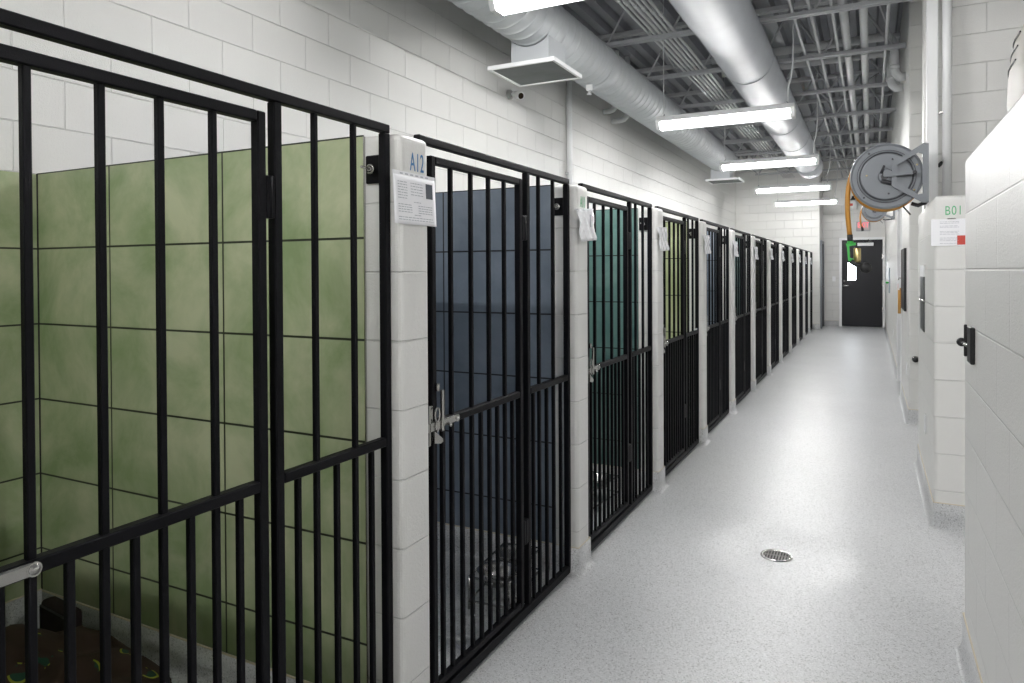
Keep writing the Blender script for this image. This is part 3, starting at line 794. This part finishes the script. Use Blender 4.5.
bm = bmesh.new(); lathe(bm, (x_, y_, z_ - .09), (0, 0, 1), [(0, 0), (0, .025), (.004, .025), (.006, .012), (.04, .012), (.04, 0)], 14); obj('nozzle', bm, WHITE, c)
# ------------------------------------------------------------------ right wall fittings
def right_pipe(yc, z_top, z_low, x_c, label):
    t = thing('elbow_pipe', label, 'pipe', (0, yc, 0), 'white elbow pipes at the upper right wall')
    q = [(-1.6, 0, z_top), (x_c - .1, 0, z_top), (x_c - .04, 0, z_top - .02), (x_c, 0, z_top - .08), (x_c, 0, z_low + .1), (x_c + .012, 0, z_low + .045), (x_c + .05, 0, z_low), (XR - .0, 0, z_low)]
    bm = bmesh.new(); tube(bm, q, .043, 14); obj('tube', bm, PIPE, t)
    bm = bmesh.new(); tube(bm, [(x_c, 0, z_low + .09), (x_c, 0, z_low + .13)], .049, 14); obj('coupling', bm, PIPE, t)
right_pipe(8.12, 3.80, 3.37, .215, 'white elbow pipe entering the upper right wall, nearer one')
right_pipe(8.72, 3.80, 3.40, .195, 'white elbow pipe entering the upper right wall, farther one')
t = thing('square_column', 'white square steel column standing on the low block wall behind the large hose reel', 'column', (.374, 5.62, HB))
mbox('shaft', WHITE, t, -.035, .035, -.035, .035, .008, ZC - HB, bev=.006, seg=2); mbox('base_plate', WHITE, t, -.05, .05, -.05, .05, 0, .008)
t = thing('standpipe', 'white round pipe standing beside the square column', 'pipe', (.462, 5.62, HB))
bm = bmesh.new(); tube(bm, [(0, 0, 0), (0, 0, ZC - HB)], .027, 16); obj('tube', bm, WHITE, t)
bm = bmesh.new(); bx(bm, -.053, -.02, -.012, .012, .66, .675, bev=.002); obj('clamp', bm, STEEL, t)
bm = bmesh.new(); tube(bm, [(-.052, 0, .30), (-.0255, 0, .33)], .012, 8); obj('bracket', bm, RUBBER, t)

def hose_reel(cx, cy, cz, R, label, full, hose_pts, xw):
    t = thing('hose_reel', label, 'hose reel', (cx, cy, cz), 'hose reels on the right wall')
    w = .105 * R / .222
    s = R / .222
    for nm, y in (('front_disc', -w / 2), ('back_disc', w / 2)):
        bm = bmesh.new(); d = -1 if nm == 'front_disc' else 1
        lathe(bm, (0, y, 0), (0, d, 0), [(-.004 * s, 0), (-.004 * s, .217 * s), (.004 * s, .222 * s), (.012 * s, .220 * s), (.013 * s, .214 * s), (.006 * s, .205 * s), (.005 * s, .178 * s), (.009 * s, .172 * s), (.010 * s, .166 * s), (.0035 * s, .163 * s), (.0035 * s, .158 * s), (.012 * s, .154 * s), (.014 * s, .148 * s), (.013 * s, .05 * s), (.03 * s, .045 * s), (.032 * s, 0)], 56)
        for fc in bm.faces: fc.smooth = False
        dk = obj(nm, bm, REELM, t)
        if d < 0:
            for k in range(7):
                a = k * 2 * PI / 7 + .35; rr = (.118 if k % 2 else .192) * s
                bm = bmesh.new(); lathe(bm, (rr * math.cos(a), y, rr * math.sin(a)), (0, -1, 0), [(.004 * s, .006 * s), (.0145 * s, .006 * s), (.0145 * s, 0)], 10)
                obj('bolt', bm, REELD if k % 3 else BRASS, dk)
            for a in ((.160), (.1755)):
                bm = bmesh.new(); tube(bm, [(a * s * math.cos(b), y - .008 * s, a * s * math.sin(b)) for b in [i * 2 * PI / 48 for i in range(49)]], .0022 * s, 6, cap=False); obj('groove', bm, REELD, dk)
    bm = bmesh.new()
    for k in range(4):
        yy = -w / 2 + w * (k + .5) / 4
        tube(bm, [(.208 * s * math.cos(b) - .004 * s, yy, .208 * s * math.sin(b) - .012 * s) for b in [i * 2 * PI / 48 for i in range(49)]], .0125 * s, 10, cap=False)
    lathe(bm, (0, -w / 2, 0), (0, 1, 0), [(0, .19 * s), (w, .19 * s)], 48)
    obj('coiled_hose', bm, HOSE, t)
    # mounting frame: plate on the wall and a trapezoid arm on the front
    bw = xw - cx
    yf = -w / 2 - .042 * s
    bm = bmesh.new()
    outer = [(bw, -.19 * s), (bw, .195 * s), (bw - .028 * s, .20 * s), (.035 * s, .085 * s), (.030 * s, -.07 * s), (bw - .035 * s, -.19 * s)]
    inner = [(bw - .035 * s, -.13 * s), (bw - .035 * s, .13 * s), (bw - .06 * s, .14 * s), (.065 * s, .068 * s), (.062 * s, -.045 * s), (bw - .06 * s, -.135 * s)]
    prism(bm, outer, 'xz', yf - .008, yf + .004, holes=[inner]); obj('arm_frame', bm, REELM, t)
    bm = bmesh.new(); bx(bm, bw - .012, bw, yf, w / 2 + .05, -.19 * s, .195 * s, bev=.003); obj('wall_plate', bm, REELM, t)
    bm = bmesh.new(); prism(bm, arc(-.005 * s, .005, .014 * s, PI / 2, 3 * PI / 2, 6) + [(.165 * s, .0)] + arc(.165 * s, .010 * s, .012 * s, -PI / 2, PI / 2, 6), 'xz', yf - .022, yf - .008); obj('swing_arm', bm, REELM, t)
    bm = bmesh.new(); lathe(bm, (.165 * s, yf - .02, .01 * s), (0, -1, 0), [(0, .013 * s), (.008, .013 * s), (.009, .006 * s), (.004, 0)], 16); obj('pivot', bm, REELD, t)
    bm = bmesh.new()
    tube(bm, [(-.03 * s, -w / 2 - .03, .02 * s), (-.012 * s, -w / 2 - .045, .07 * s)], [.01 * s, .006 * s], 8)
    tube(bm, [(-.03 * s, -w / 2 - .03, -.03 * s), (.05 * s, -w / 2 - .03, -.055 * s)], .013 * s, 8)
    tube(bm, [(-.01 * s, -w / 2 - .02, -.005 * s), (-.01 * s, -w / 2 - .05, -.005 * s)], .022 * s, 12)
    obj('hub_fitting', bm, REELD, t)
    bm = bmesh.new(); tube(bm, [(.15 * s, 0, -.185 * s), (.19 * s, 0, -.20 * s), (bw - .01, 0, -.18 * s)], .013 * s, 8); tube(bm, [(.09 * s, -.02, -.19 * s), (.145 * s, -.02, -.262 * s)], .006 * s, 6); obj('roller_guide', bm, REELD, t)
    bm = bmesh.new(); tube(bm, hose_pts, .0165 * s, 14); obj('hanging_hose', bm, HOSE, t)
    return t
CX, CY, CZ = .092, 5.42, 2.052
def bez(p, n=24):
    out = []
    for i in range(n + 1):
        u = i / n; a = [(1 - u) ** 3, 3 * u * (1 - u) ** 2, 3 * u * u * (1 - u), u ** 3]
        out.append(tuple(sum(a[k] * p[k][j] for k in range(4)) for j in range(3)))
    return out
hr = hose_reel(CX, CY, CZ, .222, 'large grey hose reel with yellow hose mounted above the B01 block wall', True,
               bez([(-.145, -.01, .14), (-.235, -.01, .04), (-.255, -.02, -.10), (-.222, -.02, -.39)]), .337)
bm = bmesh.new(); tube(bm, [(-.222, -.02, -.385), (-.219, -.02, -.44)], .0185, 12); obj('hose_cuff', bm, RUBBER, hr)
# spray gun hanging on the hose end (part of the reel)
bm = bmesh.new()
tube(bm, [(-.219, -.02, -.43), (-.219, -.02, -.445)], .02, 12)
prism(bm, [(-.246, -.445), (-.185, -.440), (-.185, -.458), (-.226, -.464), (-.220, -.545), (-.185, -.556), (-.19, -.576), (-.232, -.566), (-.240, -.47)], 'xz', -.03, -.012)
gun = obj('spray_gun', bm, GREENPL, hr)
bm = bmesh.new(); lathe(bm, (-.176, -.02, -.578), (0, 0, 1), [(0, 0), (0, .02), (.015, .024), (.095, .024), (.1, .02), (.10, 0)], 18); obj('brass_barrel', bm, BRASS, gun)
bm = bmesh.new(); tube(bm, [(-.215, -.02, -.57), (-.176, -.02, -.592), (-.14, -.02, -.60)], .02, 10)
lathe(bm, (-.122, -.03, -.615), (0, -1, 0), [(-.02, 0), (-.02, .03), (0, .038), (.02, .034), (.022, 0)], 20); obj('nozzle', bm, RUBBER, gun)
H2 = .166
h2 = hose_reel(.045, 11.6, 2.30, H2, 'small far hose reel with yellow hose, seen below the large reel', False,
          bez([(-.13, 0, .08), (-.19, 0, 0), (-.20, 0, -.1), (-.165, 0, -.24)]), .31)
bm = bmesh.new(); tube(bm, [(-.165, 0, -.235), (-.15, 0, -.30)], [.014, .02], 10); obj('nozzle', bm, RUBBER, h2)

# latch strike on the near right wall
t = thing('door_strike', 'black metal latch strike with knob on the near right block wall', 'latch', (XR, 2.9, 1.165))
mbox('plate', RUBBER, t, -.014, 0, -.12, -.03, -.062, .062, bev=.003); mbox('rear_plate', RUBBER, t, -.010, 0, .10, .108, -.058, .058, bev=.002)
bm = bmesh.new(); tube(bm, [(-.012, -.035, -.008), (-.014, .12, -.008)], .006, 8); obj('pin', bm, STEEL, t)
bm = bmesh.new(); lathe(bm, (-.015, .11, -.008), (0, 1, 0), [(0, 0), (0, .012), (.006, .016), (.022, .016), (.028, .01), (.028, 0)], 14); obj('knob', bm, RUBBER, t)
# steel plate and outlets on the low wall
t = thing('steel_plate', 'narrow grey steel guard plate on the corridor face of the B01 block wall', 'plate', (XR, 5.39, 1.235))
mbox('plate', plain('brushed grey steel', (.20, .21, .215), .35, .8), t, -.008, .003, -.17, .17, -.215, .14, bev=.002)
mbox('upper_label', WHITE, t, -.009, 0, -.17, .17, .142, .215, bev=.002)
bm = bmesh.new(); bx(bm, -.016, 0, -.2, .2, -.022, -.008, bev=.003); obj('clip_bar', bm, STEEL, t)
def outlet(y, z, label):
    t = thing('outlet_cover', label, 'outlet', (XR, y, z), 'white outlet covers on the right wall')
    mbox('cover', WHITE, t, -.007, 0, -.035, .035, -.06, .06, bev=.003)
    for dz in (-.025, .025): mbox('socket', PAPER, t, -.009, -.006, -.014, .014, dz - .014, dz + .014, bev=.002)
outlet(5.12, .45, 'white outlet cover low on the B01 block wall'); outlet(7.73, .47, 'white outlet cover low on the wall by the black notice board')
outlet(12.2, .45, 'small white outlet cover low on the far right wall')
t = thing('door_stop', 'small black bumper door stop low on the recessed right wall behind the block wall', 'door stop', (.365, 7.403, .60))
bm = bmesh.new(); lathe(bm, (0, 0, 0), (0, -1, 0), [(0, 0), (0, .02), (.02, .02), (.03, .026), (.05, .022), (.055, 0)], 16); obj('cap', bm, RUBBER, t)
bm = bmesh.new(); lathe(bm, (0, 0, 0), (0, -1, 0), [(0, .03), (.006, .03), (.006, .0)], 16); obj('rose', bm, STEEL, t)
t = thing('notice_board', 'tall black board on the right wall beside the orange handled tool', 'board', (XR, 8.17, 1.325))
mbox('panel', plain('black board', (.008, .008, .01), .5), t, -.022, 0, -.34, .34, -.31, .31, bev=.003)
mbox('frame_edge', plain('dark red edge', (.12, .03, .025), .5), t, -.024, 0, .335, .36, -.31, .31)
t = thing('hanging_tool', 'orange wooden handled tool with white and red tag hanging on the right wall', 'tool', (XR - .03, 8.82, 1.2))
bm = bmesh.new(); tube(bm, [(0, 0, .02), (0, 0, -.26)], .016, 10); obj('handle', bm, ORANGE, t)
mbox('tag', WHITE, t, -.012, .0, -.05, .05, .0, .11, bev=.002); mbox('red_mark', REDINK, t, -.0135, -.011, -.02, .03, .02, .07)
bm = bmesh.new(); tube(bm, [(.03, 0, .13), (-.005, 0, .13), (-.01, 0, .10)], .006, 8); obj('hook', bm, STEEL, t)
t = thing('wall_dispenser', 'thin grey wall panel with green handle on the far right wall', 'dispenser', (XR, 14.5, 1.23))
mbox('panel', plain('pale blue grey', (.33, .38, .42), .4), t, -.02, 0, -.14, .14, -.23, .23, bev=.004)
bm = bmesh.new(); bx(bm, -.07, -.02, -.03, .05, -.06, -.02, bev=.01); obj('green_handle', bm, GREENPL, t)

# beige bin on top of the near wall
t = thing('plastic_bin', 'beige moulded plastic bin with curved slots on top of the near right wall', 'bin', (.485, 2.50, HB + .013))
prof = [(.10, 0), (.125, .02), (.133, .08), (.130, .16), (.122, .22), (.114, .262), (.104, .288), (.085, .303), (0, .308)]
def bin_pt(a, r, z): return (math.copysign(abs(math.cos(a)) ** .6, math.cos(a)) * r * .88, math.copysign(abs(math.sin(a)) ** .6, math.sin(a)) * r * 1.7, z)
bm = bmesh.new(); n = 48
rows = [[bm.verts.new(bin_pt(2 * PI * k / n, r, z)) for k in range(n)] for r, z in prof]
for a, b in zip(rows, rows[1:]):
    for k in range(n): bm.faces.new((a[k], a[(k + 1) % n], b[(k + 1) % n], b[k])).smooth = True
bm.faces.new(rows[0][::-1]); bmesh.ops.remove_doubles(bm, verts=bm.verts, dist=1e-5)
obj('shell', bm, BEIGE, t)
for z in (.165, .205, .245):
    r0 = .130 - max(0, z - .16) * .16
    bm = bmesh.new(); tube(bm, [bin_pt(math.radians(142 + 8 * q), r0 - .001, z + .022 * math.sin(q / 5 * PI * .6)) for q in range(6)], .0028, 6); obj('slot', bm, RUBBER, t)

# ------------------------------------------------------------------ far door and its wall
def door_far():
    x0, x1 = -.712, .318; fw = .06; h = 2.235
    d = struct(mbox('door_1', DOORM, None, x0 + fw, x1 - fw, YDOOR - .045, YDOOR - .002, .012, h - fw, bev=.003))
    bm = bmesh.new()
    bx(bm, x0, x0 + fw, YDOOR - .08, YDOOR, 0, h, bev=.004); bx(bm, x1 - fw, x1, YDOOR - .08, YDOOR, 0, h, bev=.004); bx(bm, x0 + fw, x1 - fw, YDOOR - .08, YDOOR, h - fw, h, bev=.004)
    obj('door_frame', bm, WHITE, d)
    mbox('vision_pane', DAY, d, -.515, -.335, YDOOR - .05, YDOOR - .046, 1.17, 1.60)
    bm = bmesh.new(); prism(bm, [(-.535, 1.15), (-.315, 1.15), (-.315, 1.62), (-.535, 1.62)], 'xz', YDOOR - .056, YDOOR - .045, holes=[[(-.515, 1.17), (-.335, 1.17), (-.335, 1.60), (-.515, 1.60)]]); obj('pane_frame', bm, DOORM, d)
    bm = bmesh.new(); lathe(bm, (-.60, YDOOR - .045, 1.03), (0, -1, 0), [(0, .036), (.01, .036), (.012, .015), (.05, .014), (.05, 0)], 18); bx(bm, -.61, -.50, YDOOR - .1, YDOOR - .08, 1.02, 1.045, bev=.006); obj('lever_handle', bm, STEEL, d)
    bm = bmesh.new(); lathe(bm, (-.60, YDOOR - .045, 1.15), (0, -1, 0), [(0, .028), (.012, .026), (.014, 0)], 18); obj('deadbolt', bm, STEEL, d)
    mbox('door_closer', WHITE, d, -.30, .06, YDOOR - .10, YDOOR - .045, 2.02, 2.10, bev=.008)
    bm = bmesh.new(); tube(bm, [(-.1, YDOOR - .09, 2.11), (.02, YDOOR - .2, 2.13), (-.06, YDOOR - .085, 2.18)], .01, 8); obj('closer_arm', bm, STEEL, d)
    for z in (.45, 1.1, 1.75): mbox('hinge', STEEL, d, x1 - fw - .012, x1 - fw + .02, YDOOR - .085, YDOOR - .045, z - .06, z + .06)
door_far()
def door_side(name, x, y0, y1, h, face, lab_h, proud=.04):
    """door in a wall that runs along y; face = -1 looks toward -x"""
    a, b = (x, x + .03) if face > 0 else (x - .03, x)
    d = struct(mbox(name, DOORM, None, min(x, x + face * .022), max(x, x + face * .022), y0 + .07, y1 - .07, .012, h - .07, bev=.003))
    bm = bmesh.new(); a, b = min(x, x + face * proud), max(x, x + face * proud)
    bx(bm, a, b, y0, y0 + .07, 0, h, bev=.004); bx(bm, a, b, y1 - .07, y1, 0, h, bev=.004); bx(bm, a, b, y0 + .07, y1 - .07, h - .07, h, bev=.004)
    obj('door_frame', bm, WHITE if face < 0 else REELM, d)
    bm = bmesh.new(); yy = y0 + .16
    tube(bm, [(x + face * .02, yy, 1.02), (x + face * .07, yy, 1.02)], .012, 10); tube(bm, [(x + face * .065, yy, 1.02), (x + face * .065, yy + .1, 1.02)], .010, 10); obj('lever_handle', bm, STEEL, d)
door_side('door_2', -1.095, YEND + .3, YDOOR - .12, 2.15, 1, 1)
door_side('door_3', XR + .16, 9.03, 10.31, 2.24, -1, 1, .17)
t = thing('exit_sign', 'red lettered EXIT sign on the wall above the far dark door', 'sign', (-.17, YDOOR, 2.51))
mbox('box', plain('sign grey', (.45, .45, .46), .5), t, -.155, .155, -.05, 0, -.12, .12, bev=.006)
mbox('face', plain('sign face', (.62, .50, .50), .5), t, -.13, .13, -.053, -.049, -.085, .085)
panel_text('EXIT', EXITR, t, .185, (0, -.054, -.065), (PI / 2, 0, 0), .60, 'letters')
t = thing('light_switch', 'white light switch on the wall left of the far dark door', 'switch', (-.834, YDOOR, 1.2))
mbox('cover', WHITE, t, -.04, .04, -.008, 0, -.065, .065, bev=.003); mbox('toggle', PAPER, t, -.012, .012, -.014, -.007, -.025, .025, bev=.002)
t = thing('wall_canister', 'small white canister with black cap and red mark high above the far door', 'canister', (-.40, YDOOR - .11, 2.93))
bm = bmesh.new(); lathe(bm, (0, 0, 0), (0, 0, 1), [(0, 0), (0, .085), (.01, .095), (.17, .095), (.22, .07), (.24, .035), (.245, 0)], 22); obj('bottle', bm, WHITE, t)
bm = bmesh.new(); lathe(bm, (0, 0, .24), (0, 0, 1), [(0, 0), (0, .05), (.03, .06), (.05, .03), (.10, .02), (.1, 0)], 14); obj('cap', bm, RUBBER, t)
bm = bmesh.new(); bx(bm, -.07, .0, -.099, -.06, .09, .15, bev=.004); obj('red_mark', bm, REDINK, t)
mbox('bracket', STEEL, t, -.03, .03, .08, .11, .03, .2)

# ------------------------------------------------------------------ world, camera, render settings
w = bpy.data.worlds.new('World'); bpy.context.scene.world = w; w.use_nodes = True
w.node_tree.nodes['Background'].inputs[0].default_value = (.7, .75, .8, 1); w.node_tree.nodes['Background'].inputs[1].default_value = .02

f, yaw, pitch, roll, cyp = 700.33, .473526, -.01001, -.005098, 278.775
fw = Vector((-math.sin(yaw) * math.cos(pitch), math.cos(yaw) * math.cos(pitch), math.sin(pitch)))
r = Vector((math.cos(yaw), math.sin(yaw), 0)); u = r.cross(fw)
r2 = r * math.cos(roll) + u * math.sin(roll); u2 = -r * math.sin(roll) + u * math.cos(roll)
cam = bpy.data.cameras.new('camera'); co = bpy.data.objects.new('camera', cam); C.objects.link(co)
cam.sensor_fit = 'HORIZONTAL'; cam.sensor_width = 36; cam.lens = f / 1024 * 36; cam.shift_y = -(341.5 - cyp) / 1024
M = Matrix((r2, u2, -fw)).transposed().to_4x4(); M.translation = Vector((0, 0, 1.422))
co.matrix_world = M; cam.clip_start = .02
sc = bpy.context.scene; sc.camera = co
vs = sc.view_settings; vs.view_transform = 'Standard'; vs.look = 'None'; vs.gamma = 1; vs.use_curve_mapping = False
vs.exposure = 0.18
cy = sc.cycles; cy.diffuse_bounces = 6; cy.max_bounces = 10; cy.use_denoising = True; cy.caustics_reflective = False
